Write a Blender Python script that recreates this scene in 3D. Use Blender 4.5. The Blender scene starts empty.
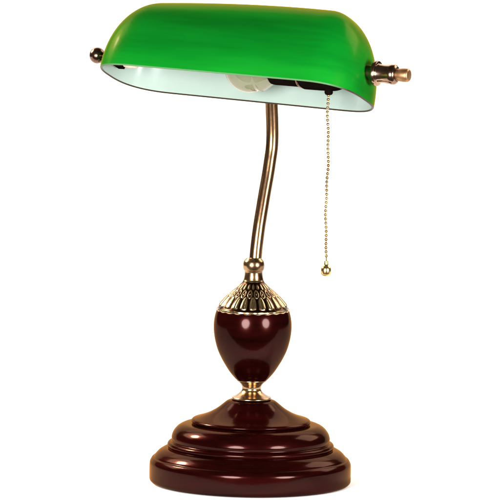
import bpy, bmesh, math, random
from mathutils import Vector, Matrix, noise
random.seed(3)
R = math.radians
U = 0.0008            # one unit of the lamp drawings, 0.8 mm
sc = bpy.context.scene

# ------------------------------------------------------------ camera
ELEV, DIST, ROLL = R(7.3), 8.0, R(1.0)
tgt = Vector((-4.0*U, 0, 236.0*U))
cd = bpy.data.cameras.new('camera')
cam = bpy.data.objects.new('camera', cd)
sc.collection.objects.link(cam)
sc.camera = cam
cam.location = tgt + Vector((0, -math.cos(ELEV), math.sin(ELEV))) * DIST
cam.rotation_euler = (Matrix.Rotation(math.pi/2 - ELEV, 3, 'X') @ Matrix.Rotation(ROLL, 3, 'Z')).to_euler()
cd.sensor_width = 36
cd.lens = 36 * DIST / (500*U)
cd.clip_start = 0.1
cd.clip_end = 100

# ------------------------------------------------------------ world, lamps, exposure
w = bpy.data.worlds.new('World'); sc.world = w; w.use_nodes = True
bg = w.node_tree.nodes['Background']
bg.inputs[0].default_value = (1.0, 0.80, 0.62, 1); bg.inputs[1].default_value = 0.10
sc.view_settings.view_transform = 'Standard'
sc.view_settings.look = 'None'
sc.view_settings.exposure = 0.0
sc.view_settings.gamma = 1.0

def area(name, az, el, dist, size, power, col=(1, 1, 1), aim=(0, 0, 0.2), sizey=None, shape='DISK', spread=180):
    """az: degrees to the right of the camera direction as seen from the lamp; el: elevation"""
    l = bpy.data.lights.new(name, 'AREA')
    l.shape = shape if not sizey else 'RECTANGLE'
    l.size = size
    if sizey: l.size_y = sizey
    l.energy = power; l.color = col; l.spread = R(spread)
    o = bpy.data.objects.new(name, l); sc.collection.objects.link(o)
    d = Vector((math.sin(R(az))*math.cos(R(el)), -math.cos(R(az))*math.cos(R(el)), math.sin(R(el))))
    a = Vector(aim)
    o.location = a + d*dist
    o.rotation_euler = (-d).to_track_quat('-Z', 'Y').to_euler()
    return o
area('softbox', -21, 7, 1.5, 0.60, 52, (1.0, 0.97, 0.97))
area('softbox', 40, 7, 1.5, 0.56, 42, (1.0, 0.97, 0.97))
area('softbox', -112, 38, 1.3, 0.26, 0.8, (1.0, 0.90, 0.72), aim=(0, 0, 0.03), spread=26)
# warm lamps that flood the white paper sweep behind and under the lamp
def flood(loc, to, sx, sy, power, col=(1.0, 0.78, 0.55)):
    l = bpy.data.lights.new('backdrop_flood', 'AREA'); l.shape = 'RECTANGLE'
    l.size = sx; l.size_y = sy; l.energy = power; l.color = col
    o = bpy.data.objects.new('backdrop_flood', l); sc.collection.objects.link(o)
    o.location = loc
    o.rotation_euler = (Vector(to)-Vector(loc)).to_track_quat('-Z', 'Y').to_euler()
WARM = (1.0, 0.84, 0.68)
flood((0, 1.65, 1.5), (0, 0.3, 0.0), 2.6, 1.0, 28, WARM)
flood((-1.5, 0.85, 1.35), (0, 0.25, 0.0), 1.0, 1.0, 26, WARM)
flood((1.5, 0.85, 1.35), (0, 0.25, 0.0), 1.0, 1.0, 26, WARM)

# ------------------------------------------------------------ material helpers
def new_mat(name):
    m = bpy.data.materials.new(name); m.use_nodes = True
    nt = m.node_tree
    return m, nt, nt.nodes['Principled BSDF']
def ramp(nt, fac, stops):
    r = nt.nodes.new('ShaderNodeValToRGB')
    while len(r.color_ramp.elements) < len(stops): r.color_ramp.elements.new(0.5)
    for e, (p, c) in zip(r.color_ramp.elements, stops):
        e.position = p; e.color = (*c, 1)
    nt.links.new(fac, r.inputs[0]); return r.outputs[0]
def tex(nt, scale, detail=4, stretch=(1, 1, 1), rough=0.5, coord='Object'):
    tc = nt.nodes.new('ShaderNodeTexCoord'); mp = nt.nodes.new('ShaderNodeMapping')
    mp.inputs['Scale'].default_value = stretch
    n = nt.nodes.new('ShaderNodeTexNoise'); n.inputs['Scale'].default_value = scale
    n.inputs['Detail'].default_value = detail; n.inputs['Roughness'].default_value = rough
    nt.links.new(tc.outputs[coord], mp.inputs[0]); nt.links.new(mp.outputs[0], n.inputs['Vector'])
    return n.outputs['Fac']
def bump(nt, p, h, strength, dist, sock='Normal'):
    b = nt.nodes.new('ShaderNodeBump'); b.inputs['Strength'].default_value = strength
    b.inputs['Distance'].default_value = dist
    nt.links.new(h, b.inputs['Height']); nt.links.new(b.outputs[0], p.inputs[sock])

def fresnel_coat(nt, p, ior, col, rough, amount=1.0, glow=None):
    """a tinted varnish that shows mostly at grazing angles"""
    out = next(n for n in nt.nodes if n.type == 'OUTPUT_MATERIAL')
    g = nt.nodes.new('ShaderNodeBsdfGlossy'); g.inputs['Color'].default_value = (*col, 1)
    g.inputs['Roughness'].default_value = rough
    fr = nt.nodes.new('ShaderNodeFresnel'); fr.inputs['IOR'].default_value = ior
    mu = nt.nodes.new('ShaderNodeMath'); mu.operation = 'MULTIPLY'; mu.inputs[1].default_value = amount
    mx = nt.nodes.new('ShaderNodeMixShader')
    nt.links.new(fr.outputs[0], mu.inputs[0]); nt.links.new(mu.outputs[0], mx.inputs[0])
    nt.links.new(p.outputs[0], mx.inputs[1]); nt.links.new(g.outputs[0], mx.inputs[2])
    last = mx
    if glow:      # broad, weak gleam of the stained layer under the varnish
        g2 = nt.nodes.new('ShaderNodeBsdfGlossy'); g2.inputs['Color'].default_value = (*glow[0], 1); g2.inputs['Roughness'].default_value = glow[1]
        last = nt.nodes.new('ShaderNodeMixShader'); last.inputs[0].default_value = glow[2]
        nt.links.new(mx.outputs[0], last.inputs[1]); nt.links.new(g2.outputs[0], last.inputs[2])
    nt.links.new(last.outputs[0], out.inputs['Surface'])
def mat_wood():
    m, nt, p = new_mat('cherry_lacquer')
    f = tex(nt, 22, 6, (1, 1, 5), 0.6)
    c = ramp(nt, f, [(0.30, (0.0012, 0.0002, 0.0002)), (0.72, (0.0100, 0.0006, 0.0007))])
    nt.links.new(c, p.inputs['Base Color'])
    p.inputs['Roughness'].default_value = 0.34
    p.inputs['Specular IOR Level'].default_value = 0.0
    p.inputs['Coat Weight'].default_value = 0.060
    p.inputs['Coat Roughness'].default_value = 0.09
    p.inputs['Coat IOR'].default_value = 1.85
    p.inputs['Coat Tint'].default_value = (1.0, 0.80, 0.65, 1)
    fresnel_coat(nt, p, 1.11, (0.90, 0.42, 0.08), 0.16, 0.62, ((1.0, 0.12, 0.12), 0.24, 0.0065))
    bump(nt, p, tex(nt, 34, 4), 0.22, 0.0012, 'Coat Normal')
    mr = nt.nodes.new('ShaderNodeMapRange'); mr.inputs[3].default_value = 0.05; mr.inputs[4].default_value = 0.15
    nt.links.new(tex(nt, 55, 6, (1, 1, 3), 0.7), mr.inputs[0]); nt.links.new(mr.outputs[0], p.inputs['Coat Roughness'])
    return m
def mat_brass(name, dark=(0.07, 0.024, 0.009), light=(0.42, 0.28, 0.15), rough=0.2, scale=45, pos=(0.35, 0.65), stretch=(1, 1, 1)):
    m, nt, p = new_mat(name)
    f = tex(nt, scale, 5, stretch, 0.6)
    nt.links.new(ramp(nt, f, [(pos[0], dark), (pos[1], light)]), p.inputs['Base Color'])
    p.inputs['Metallic'].default_value = 1.0
    r = nt.nodes.new('ShaderNodeMapRange'); r.inputs[3].default_value = rough+0.12; r.inputs[4].default_value = rough-0.05
    nt.links.new(f, r.inputs[0]); nt.links.new(r.outputs[0], p.inputs['Roughness'])
    bump(nt, p, tex(nt, 260, 3), 0.12, 0.0004)
    return m
def mat_cap():
    m, nt, p = new_mat('antique_brass_relief')
    a = nt.nodes.new('ShaderNodeAttribute'); a.attribute_name = 'relief'
    c = ramp(nt, a.outputs['Fac'], [(0.12, (0.035, 0.013, 0.004)), (0.62, (0.42, 0.30, 0.17))])
    nt.links.new(c, p.inputs['Base Color'])
    p.inputs['Metallic'].default_value = 1.0
    p.inputs['Roughness'].default_value = 0.24
    bump(nt, p, tex(nt, 300, 3), 0.2, 0.0004)
    return m
def mat_glass_green():
    m, nt, p = new_mat('green_cased_glass')
    f = tex(nt, 9, 5, (0.35, 1, 3.5), 0.55)
    c = ramp(nt, f, [(0.30, (0.0004, 0.072, 0.005)), (0.50, (0.0010, 0.118, 0.008)), (0.72, (0.0035, 0.172, 0.011))])
    nt.links.new(c, p.inputs['Base Color'])
    p.inputs['Roughness'].default_value = 0.30
    p.inputs['Specular IOR Level'].default_value = 0.0
    p.inputs['Coat Weight'].default_value = 0.03
    p.inputs['Coat Roughness'].default_value = 0.12
    p.inputs['Coat IOR'].default_value = 1.6
    fresnel_coat(nt, p, 1.19, (0.52, 0.38, 0.03), 0.32, 1.0)
    bump(nt, p, tex(nt, 14, 4, (0.3, 1, 4)), 0.10, 0.0015, 'Coat Normal')
    return m
def plain(name, col, rough, metal=0.0, spec=0.5, n=(80, 0.15)):
    m, nt, p = new_mat(name)
    f = tex(nt, n[0], 4)
    d = tuple(max(0, x*(1-n[1])) for x in col); l = tuple(min(1, x*(1+n[1])) for x in col)
    nt.links.new(ramp(nt, f, [(0.35, d), (0.65, l)]), p.inputs['Base Color'])
    p.inputs['Roughness'].default_value = rough; p.inputs['Metallic'].default_value = metal
    p.inputs['Specular IOR Level'].default_value = spec
    return m
M = dict(
    wood=mat_wood(),
    brass=mat_brass('antique_brass'),
    arm=mat_brass('antique_brass_rod', (0.07, 0.030, 0.013), (0.36, 0.22, 0.115), 0.20, 30, (0.30, 0.68), (1, 1, 0.35)),
    bright=mat_brass('polished_brass', (0.50, 0.33, 0.10), (0.85, 0.66, 0.30), 0.18),
    copper=mat_brass('copper_bronze', (0.06, 0.028, 0.018), (0.36, 0.24, 0.17), 0.16),
    orange=mat_brass('orange_brass', (0.26, 0.13, 0.055), (0.52, 0.31, 0.16), 0.38),
    cap=mat_cap(), green=mat_glass_green(),
    white=plain('white_opal_glass', (0.255, 0.325, 0.285), 0.22, 0, 0.4, (12, 0.07)),
    rim=plain('dark_glass_edge', (0.045, 0.030, 0.018), 0.35),
    black=plain('black_bakelite', (0.004, 0.0025, 0.002), 0.45, 0, 0.0),
    porcelain=plain('beige_porcelain', (0.42, 0.36, 0.28), 0.3),
    paper=plain('white_paper', (0.93, 0.93, 0.93), 0.9, 0, 0.0, (3, 0.005)),
)
def mat_bulb():
    m, nt, p = new_mat('bulb_glass')
    p.inputs['Base Color'].default_value = (0.34, 0.35, 0.22, 1)
    p.inputs['Roughness'].default_value = 0.10
    p.inputs['Transmission Weight'].default_value = 0.65
    p.inputs['IOR'].default_value = 1.15
    p.inputs['Coat Weight'].default_value = 0.8; p.inputs['Coat Roughness'].default_value = 0.04
    bump(nt, p, tex(nt, 90, 2), 0.05, 0.0005)
    return m
M['bulb'] = mat_bulb()
def mat_rim():   # ground edge: bright front and refracted dark back and ends painted into the colour
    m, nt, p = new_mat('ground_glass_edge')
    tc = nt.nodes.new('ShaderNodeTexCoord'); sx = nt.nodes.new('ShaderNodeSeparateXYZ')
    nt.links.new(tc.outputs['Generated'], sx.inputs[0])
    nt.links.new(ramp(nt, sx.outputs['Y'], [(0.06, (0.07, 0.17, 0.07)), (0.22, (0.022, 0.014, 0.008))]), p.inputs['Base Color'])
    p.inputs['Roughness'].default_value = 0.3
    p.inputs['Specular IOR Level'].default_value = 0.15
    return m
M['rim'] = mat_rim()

# ------------------------------------------------------------ mesh helpers
def link(name, bm, m, parent=None, smooth=True, local=None, scale=U):
    me = bpy.data.meshes.new(name)
    if scale != 1: bmesh.ops.scale(bm, vec=(scale,)*3, verts=bm.verts)
    bmesh.ops.recalc_face_normals(bm, faces=bm.faces)
    for f in bm.faces: f.smooth = smooth
    bm.to_mesh(me); bm.free()
    me.materials.append(m)
    o = bpy.data.objects.new(name, me); sc.collection.objects.link(o)
    if parent: o.parent = parent
    if local is not None: o.matrix_local = local
    return o
def catmull(pts, n):
    P = [Vector(p) for p in pts]; P = [P[0]*2-P[1]] + P + [P[-1]*2-P[-2]]
    out = []
    for i in range(1, len(P)-2):
        for k in range(n):
            t = k/n; a, b, c, d = P[i-1], P[i], P[i+1], P[i+2]
            out.append(0.5*((2*b)+(c-a)*t+(2*a-5*b+4*c-d)*t*t+(3*b-a-3*c+d)*t**3))
    out.append(P[-2].copy()); return out
def lathe(prof, seg=128, axis='Z', bm=None, off=(0, 0, 0)):
    """prof: (r, h) points, revolved about Z (or X); ends with r=0 are closed"""
    bm = bm or bmesh.new(); rings = []
    o = Vector(off)
    for r, h in prof:
        if r < 1e-6:
            v = Vector((0, 0, h)) if axis == 'Z' else Vector((h, 0, 0))
            rings.append([bm.verts.new(v+o)])
        else:
            ring = []
            for k in range(seg):
                a = 2*math.pi*k/seg
                v = Vector((r*math.cos(a), r*math.sin(a), h)) if axis == 'Z' else Vector((h, r*math.cos(a), r*math.sin(a)))
                ring.append(bm.verts.new(v+o))
            rings.append(ring)
    for A, B in zip(rings, rings[1:]):
        for k in range(seg):
            k2 = (k+1) % seg
            if len(A) == 1 and len(B) == 1: continue
            if len(A) == 1: bm.faces.new((A[0], B[k], B[k2]))
            elif len(B) == 1: bm.faces.new((A[k], A[k2], B[0]))
            else: bm.faces.new((A[k], A[k2], B[k2], B[k]))
    return bm
def rounded(prof, rad=1.0, n=4):
    """round every inner corner of a polyline profile; a point may carry its own radius as third value"""
    out = [Vector(prof[0][:2])]
    for i in range(1, len(prof)-1):
        p = Vector(prof[i][:2]); a = Vector(prof[i-1][:2]); b = Vector(prof[i+1][:2])
        r = prof[i][2] if len(prof[i]) > 2 else rad
        da, db = (a-p), (b-p)
        q = min(r, da.length*0.48, db.length*0.48)
        s, e = p+da.normalized()*q, p+db.normalized()*q
        for k in range(n+1):
            t = k/n; out.append(s*(1-t)**2 + p*2*t*(1-t) + e*t*t)
    out.append(Vector(prof[-1][:2]))
    return [(v.x, v.y) for v in out]
def tube(pts, rads, seg=32, bm=None, closed=True):
    bm = bm or bmesh.new(); rings = []
    up = Vector((0.3, 1, 0.1)).normalized()
    for i, p in enumerate(pts):
        t = (pts[min(i+1, len(pts)-1)] - pts[max(i-1, 0)]).normalized()
        x = (up - t*up.dot(t)).normalized(); y = t.cross(x)
        r = rads[i] if isinstance(rads, (list, tuple)) else rads
        rings.append([bm.verts.new(p + x*r*math.cos(2*math.pi*k/seg) + y*r*math.sin(2*math.pi*k/seg)) for k in range(seg)])
    for A, B in zip(rings, rings[1:]):
        for k in range(seg): bm.faces.new((A[k], A[(k+1) % seg], B[(k+1) % seg], B[k]))
    if closed: bm.faces.new(rings[0][::-1]); bm.faces.new(rings[-1])
    return bm
def arc(cx, cy, r, a0, a1, n=8, ry=None):
    ry = ry or r
    return [(cx+r*math.cos(R(a0+(a1-a0)*k/n)), cy+ry*math.sin(R(a0+(a1-a0)*k/n))) for k in range(n+1)]

# ------------------------------------------------------------ setting: one white paper sweep
bm = bmesh.new(); prof = [(-0.16, 0.0), (1.0, 0.0)] + [(1.0+0.9*math.sin(R(a)), 0.9-0.9*math.cos(R(a))) for a in range(6, 91, 6)] + [(1.9, 1.3)]
cols = [[bm.verts.new((x, y, z)) for y, z in prof] for x in (-1.3, 1.3)]
for i in range(len(prof)-1): bm.faces.new((cols[0][i], cols[1][i], cols[1][i+1], cols[0][i+1]))
sweep = link('backdrop', bm, M['paper'], scale=1)
sweep['kind'] = 'structure'

# ------------------------------------------------------------ the lamp
lamp = bpy.data.objects.new('desk_lamp', None); sc.collection.objects.link(lamp)
lamp['label'] = 'banker desk lamp with a green glass shade and dark cherry wood base on white'
lamp['category'] = 'lamp'
lamp.empty_display_size = 0.05

K = 1.008
def Z(p): return [(r, z*K) + tuple(q) for r, z, *q in p]
# turned wooden base: disc, ring and dome tiers, trumpet collar
base = [(0, 1.0), (97, 1.0), (98.5, 0.8, 1), (101, 3.0, 2.5), (101.2, 12, 5), (101, 21.5, 3), (98.5, 25.5, 3), (96.5, 26.0, 1.0), (95.8, 27.6, 1),
        (92, 32, 4), (86, 35.2, 2), (82.5, 35.6, 1), (82.8, 36.2, 1), (83.8, 38.6, 2), (82.6, 41.2, 2), (79.6, 41.8, 1), (79.0, 43.0, 1),
        (79.6, 46, 2), (78.2, 51, 4), (74, 56.5, 4), (68, 59.6, 3), (60, 60.2, 1.0), (56.5, 59.6, 1),
        (57.2, 60.6, .5), (59.3, 61.4, 1), (60.0, 63.0, 1), (58.6, 64.8, 1.2), (52, 66.6, 4), (43, 70.0, 5), (34, 75.2, 5), (27.5, 80.6, 3), (24.0, 83.4, 2),
        (20, 84.4, 1), (0, 84.6)]
link('base', lathe(rounded(Z(base), 1.2, 4), 192), M['wood'], lamp)
# brass waist between base and urn
waist = [(0, 84.2), (19.0, 84.5), (20.3, 85.6, 1), (19.6, 87.2, 1), (16.5, 88.4, 1), (13.2, 90.4, 2), (10.2, 93.2, 2), (9.3, 96, 2), (10.4, 99.2, 2), (13.2, 102.0, 1.5), (15.2, 103.6, .8), (14.6, 104.8, .6), (0, 105.2)]
link('waist_collar', lathe(rounded(Z(waist), 1, 4), 96), M['brass'], lamp)
# dark urn
urn = [(0, 102.6), (12.5, 103.2), (15.6, 104.6), (18.5, 107.6), (22.2, 112.0), (26.6, 118.6), (31.0, 126.2), (34.9, 134.8), (37.6, 144.5), (38.9, 153.5), (38.9, 161.5), (37.9, 168.5), (35.9, 174.6), (33.0, 178.6)]
up = [(v.x, v.y*K) for v in catmull([(r, z, 0) for r, z in urn], 5)] + [(0, 179.5*K)]
link('urn', lathe(up, 128), M['wood'], lamp)

# embossed brass cap
def cap():
    prof = catmull([(35.9, 173.2, 0), (36.3, 174.8, 0), (35.9, 176.6, 0), (34.9, 178.2, 0), (32.9, 181.2, 0), (30.2, 184.4, 0), (26.8, 187.8, 0), (23.0, 191.4, 0), (19.0, 194.9, 0), (15.0, 198.5, 0), (11.9, 202, 0), (10.1, 205.5, 0), (9.5, 208.4, 0)], 9)
    seg = 16*16; bm = bmesh.new(); lay = bm.verts.layers.float.new('relief'); rings = []
    def relief(a, z):
        h = 0.0
        u = (a*22/(2*math.pi)) % 1.0 - 0.5           # 18 long petals
        if 177.8 < z < 190.0:
            t = (z-177.8)/12.2
            wd = 0.40*math.sqrt(max(0, 1-max(0, (t-0.45)/0.55)**2))
            e = abs(u)/max(wd, 1e-3)
            h = max(h, 1.0*max(0, 1-e**3)*min(1, t*6))
            if abs(t-0.5) < 0.38 and abs(u) < 0.06: h *= 0.35     # groove down the petal
        u2 = ((a*22/(2*math.pi))+0.5) % 1.0 - 0.5
        if 188.0 < z < 197.0:                       # small loops above, set between
            t = (z-192.4)/4.2; d = math.sqrt((u2/0.42)**2 + t*t)
            h = max(h, max(0, 1-abs(d-0.72)/0.26))
            if d < 0.22: h = max(h, 0.9)
        u3 = (a*22/(2*math.pi)) % 1.0 - 0.5
        if 195.6 < z < 202:
            t = (z-198.8)/3.0; d = math.sqrt((u3/0.36)**2 + t*t)
            h = max(h, max(0, 1-d**2)*0.8)
        if z < 176.4: h = 0.70 + 0.30*math.cos(a*22)
        if z > 203: h = 0.35
        return h
    for p in prof:
        r, z = p.x, p.y; ring = []
        for k in range(seg):
            a = 2*math.pi*k/seg; h = relief(a, z); rr = r - 0.5 + 0.9*h*min(1, r/22)
            v = bm.verts.new((rr*math.cos(a), rr*math.sin(a), z*K)); v[lay] = h; ring.append(v)
        rings.append(ring)
    for A, B in zip(rings, rings[1:]):
        for k in range(seg): bm.faces.new((A[k], A[(k+1) % seg], B[(k+1) % seg], B[k]))
    bm.faces.new(rings[0][::-1])
    return bm
link('urn_cap', cap(), M['cap'], lamp)
neck = [(0, 203), (10.2, 204.4), (9.6, 206.5), (9.2, 209), (9.0, 212.2, .5), (9.3, 213.6), (10.2, 214.6), (10.9, 217.6, 2), (10.9, 220.4, 2), (10.0, 223.6, 2), (8.2, 225.4, 1), (7.4, 226.4, .5), (0, 226.8)]
link('neck_ball', lathe(rounded(Z(neck), .8, 4), 64), M['brass'], lamp)

# ------------------------------------------------------------ shade frame of reference
PSI, TILT, LIST = R(25.9), R(21.2), R(1.2)
SD = 48.0                                   # shade centre, forward of the stem
fwd = Vector((-math.sin(PSI), -math.cos(PSI), 0))
sc_pos = fwd*SD + Vector((0, 0, 404.8))
fwd = Vector((-math.sin(R(30.4)), -math.cos(R(30.4)), 0))   # plane in which the arm bends
SM = Matrix.Translation(sc_pos) @ Matrix.Rotation(-PSI, 4, 'Z') @ Matrix.Rotation(-TILT, 4, 'X') @ Matrix.Rotation(LIST, 4, 'Y')   # lamp units
SMU = Matrix.Translation(sc_pos*U) @ Matrix.Rotation(-PSI, 4, 'Z') @ Matrix.Rotation(-TILT, 4, 'X') @ Matrix.Rotation(LIST, 4, 'Y')
HK = 23.0

# arm: up from the neck, leaning back, then through the back of the glass to the hub
def ap(d, z): return fwd*d + Vector((0, 0, z))
hub = SM @ Vector((0, 0, HK))
arm_pts = [ap(-2.6, 222), ap(-4.8, 238), ap(-9.2, 258), ap(-14.4, 276), ap(-19.6, 293), ap(-24.8, 309), ap(-28.6, 323), ap(-31.6, 335), ap(-32.4, 346), ap(-31.8, 360), ap(-29.6, 380), ap(-26.6, 400),
           ap(-21.5, 415), ap(-11, 426), ap(3, 431), hub + Vector((0, 0, 5))]
pts = catmull(arm_pts, 8)
link('arm', tube(pts, 6.35, 40), M['arm'], lamp)

# ------------------------------------------------------------ glass shade
AS, RX, RY, H, PW, PP, TAPER, CROWN = 91.5, 51.2, 54.5, 81.6, 2.12, 2.7, 0.06, 0.026
def shell(inset, nz=40, na=64, ns=30):
    rx, ry, h = RX-inset, RY-inset, H-inset
    rows = []
    for i in range(nz+1):
        ang = (i/nz)*math.pi/2
        q = max(math.cos(ang), 0)**(2/PW); z = h*math.sin(ang)**(2/PW)
        row = []
        # plan outline: right cap, back side, left cap, front side
        se = lambda c: math.copysign(abs(c)**(2/PP), c)
        for k in range(na): a = -math.pi/2+math.pi*k/na; row.append((AS+rx*q*se(math.cos(a)), ry*q*se(math.sin(a)), z))
        for k in range(ns): row.append((AS-2*AS*k/ns, ry*q, z))
        for k in range(na): a = math.pi/2+math.pi*k/na; row.append((-AS+rx*q*se(math.cos(a)), ry*q*se(math.sin(a)), z))
        for k in range(ns): row.append((-AS+2*AS*k/ns, -ry*q, z))
        row = [(x, y*(1+TAPER*x/150), z_*(1+TAPER*x/150)*(1+CROWN*max(-1.6, 1-((x-18)/88)**2))) for x, y, z_ in row]
        rows.append(row)
    return rows
def shell_bm(rows, flip=False):
    bm = bmesh.new(); V = [[bm.verts.new(p) for p in r] for r in rows]
    n = len(V[0])
    for A, B in zip(V, V[1:]):
        for k in range(n): bm.faces.new((A[k], A[(k+1) % n], B[(k+1) % n], B[k]))
    bmesh.ops.remove_doubles(bm, verts=bm.verts, dist=0.02)
    bmesh.ops.dissolve_degenerate(bm, edges=bm.edges, dist=0.001)
    return bm
T = 2.3
outer = shell(0)
bm = shell_bm(outer)
shade = link('lamp_shade', bm, M['green'], lamp, local=SMU)
inner = shell(T)
link('shade_lining', shell_bm(inner), M['white'], shade)
# rim: a thin rounded edge that closes outer and inner shells
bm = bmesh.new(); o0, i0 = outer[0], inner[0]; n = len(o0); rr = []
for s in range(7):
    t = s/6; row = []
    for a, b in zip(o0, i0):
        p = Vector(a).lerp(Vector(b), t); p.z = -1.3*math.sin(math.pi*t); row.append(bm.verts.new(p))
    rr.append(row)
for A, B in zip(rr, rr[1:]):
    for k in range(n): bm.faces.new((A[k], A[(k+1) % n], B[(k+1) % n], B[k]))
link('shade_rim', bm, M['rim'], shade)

# ------------------------------------------------------------ fittings along the shade axis
def fit(name, prof, m, seg=64, rad=.8, loc=(0, 0, HK), parent=lamp):
    return link(name, lathe([(q, h*0.959) for q, h in rounded(prof, rad, 4)], seg, 'X'), m, parent, local=SMU @ Matrix.Translation(Vector(loc)*U) @ Matrix.Rotation(-R(1.5), 4, 'Y'))
XE = 145.5
# harness rod across the inside and its hub
fit('harness_rod', [(0, -148), (3.2, -148), (3.2, 40), (0, 40)], M['copper'], 24)
link('hub', lathe(rounded([(0, -12), (9, -12), (10, -8), (10, 8), (9, 12), (0, 12)], 1, 3), 48, 'X'), M['black'], lamp, local=SMU @ Matrix.Translation(Vector((0, 12, HK+8))*U))
# left: inner nut, porcelain sleeve, ball finial
fit('inner_nut', [(0, -142.5), (12.6, -142.5), (12.6, -135), (6, -133), (0, -133)], M['black'], 6)
fit('sleeve', [(0, -133), (10, -133), (10.6, -130), (10.6, -120), (8.6, -118), (0, -115.5)], M['porcelain'], 48)
lf = fit('finial', [(0, -143), (7, -144), (9.6, -146.5), (9.8, -150), (7, -152.0), (5, -153.5), (4.6, -156)] + [(8.3*math.sin(R(a)), -166.0+8.3*math.cos(R(a))) for a in range(26, 180, 12)] + [(0, -174.3)], M['copper'], 64, .3)
# right: stub, collar, turned finial body, orange knob
rf = fit('finial', [(0, 143), (8.0, 143), (8.0, 153.6), (12.4, 154.0, .8), (12.8, 156.0, 1), (12.4, 158.4, .8), (9.6, 158.8), (9.4, 161), (9.2, 165, 2), (9.6, 170, 3), (10.4, 174.5, 3), (9.8, 178, 2), (7.4, 179.8, 1), (0, 180)], M['copper'])
fit('finial_knob', [(0, 178), (5.9, 179), (6.2, 181, 2), (6.9, 186, 3), (6.9, 191.5, 1.5), (5.6, 193.4, 1.5), (0, 193.8)], M['orange'])
# socket and switch housing
so = fit('socket', [(0, 36), (15.5, 36), (17.4, 38, 1.5), (18, 42, 2), (18.4, 69), (16, 72.4), (0, 72.6)], M['black'])
fit('socket_ring', [(14, 70.6), (19.2, 70.8), (19.6, 72), (19.2, 73.4), (14, 73.6)], M['copper'])
fit('switch_housing', [(0, 73), (18.4, 73.2, 1), (20.4, 75.5, 2), (20.6, 96, 4), (20.2, 112, 4), (16, 121, 5), (8, 126, 3), (5, 130), (5, 144), (0, 144)], M['black'])
fit('bulb', [(0, 47), (13, 46), (15, 42, 3), (20, 35, 5), (25.5, 27, 6)] + [(27.5*math.sin(R(a)), 11.5+27.5*math.cos(R(a))) for a in range(64, 180, 8)] + [(0, -16)], M['bulb'], 64, 3)

# ------------------------------------------------------------ pull chain
top = SM @ Vector((102.0, 0, HK-19.0))
link('chain_outlet', lathe(rounded([(0, 4), (4.2, 4), (4.2, -1.5), (3.2, -3.2), (0, -3.2)], .5, 3), 32, off=top), M['black'], lamp)
bm = bmesh.new(); zend = 240.0; step = 4.1; z = top.z-4; n = 0
path = []
while z > zend:
    wob = 0.7*math.sin(z*0.06)+0.35*math.sin(z*0.19+1)
    c = Vector((top.x+wob, top.y, z)); path.append(c)
    bmesh.ops.create_uvsphere(bm, u_segments=14, v_segments=9, radius=1.62, matrix=Matrix.Translation(c))
    z -= step
path.append(Vector((path[-1].x, top.y, zend-2)))
tube([Vector((top.x, top.y, top.z))]+path, 0.55, 8, bm)
ch = link('pull_chain', bm, mat_brass('chain_brass', (0.22, 0.13, 0.06), (0.60, 0.43, 0.22), 0.22, 60), lamp)
fx = path[-1].x
fob = [(0, zend-2.0), (1.7, zend-2.0), (2.0, zend-3.0), (2.0, zend-5.2), (2.8, zend-7.0), (4.7, zend-8.8, 1.5), (5.3, zend-12.2, 2.5), (4.9, zend-15.6, 2), (3.2, zend-17.2, 1.5), (0, zend-17.6)]
link('pull_knob', lathe(rounded(fob, .8, 4), 48, off=(fx, top.y, 0)), M['bright'], ch)
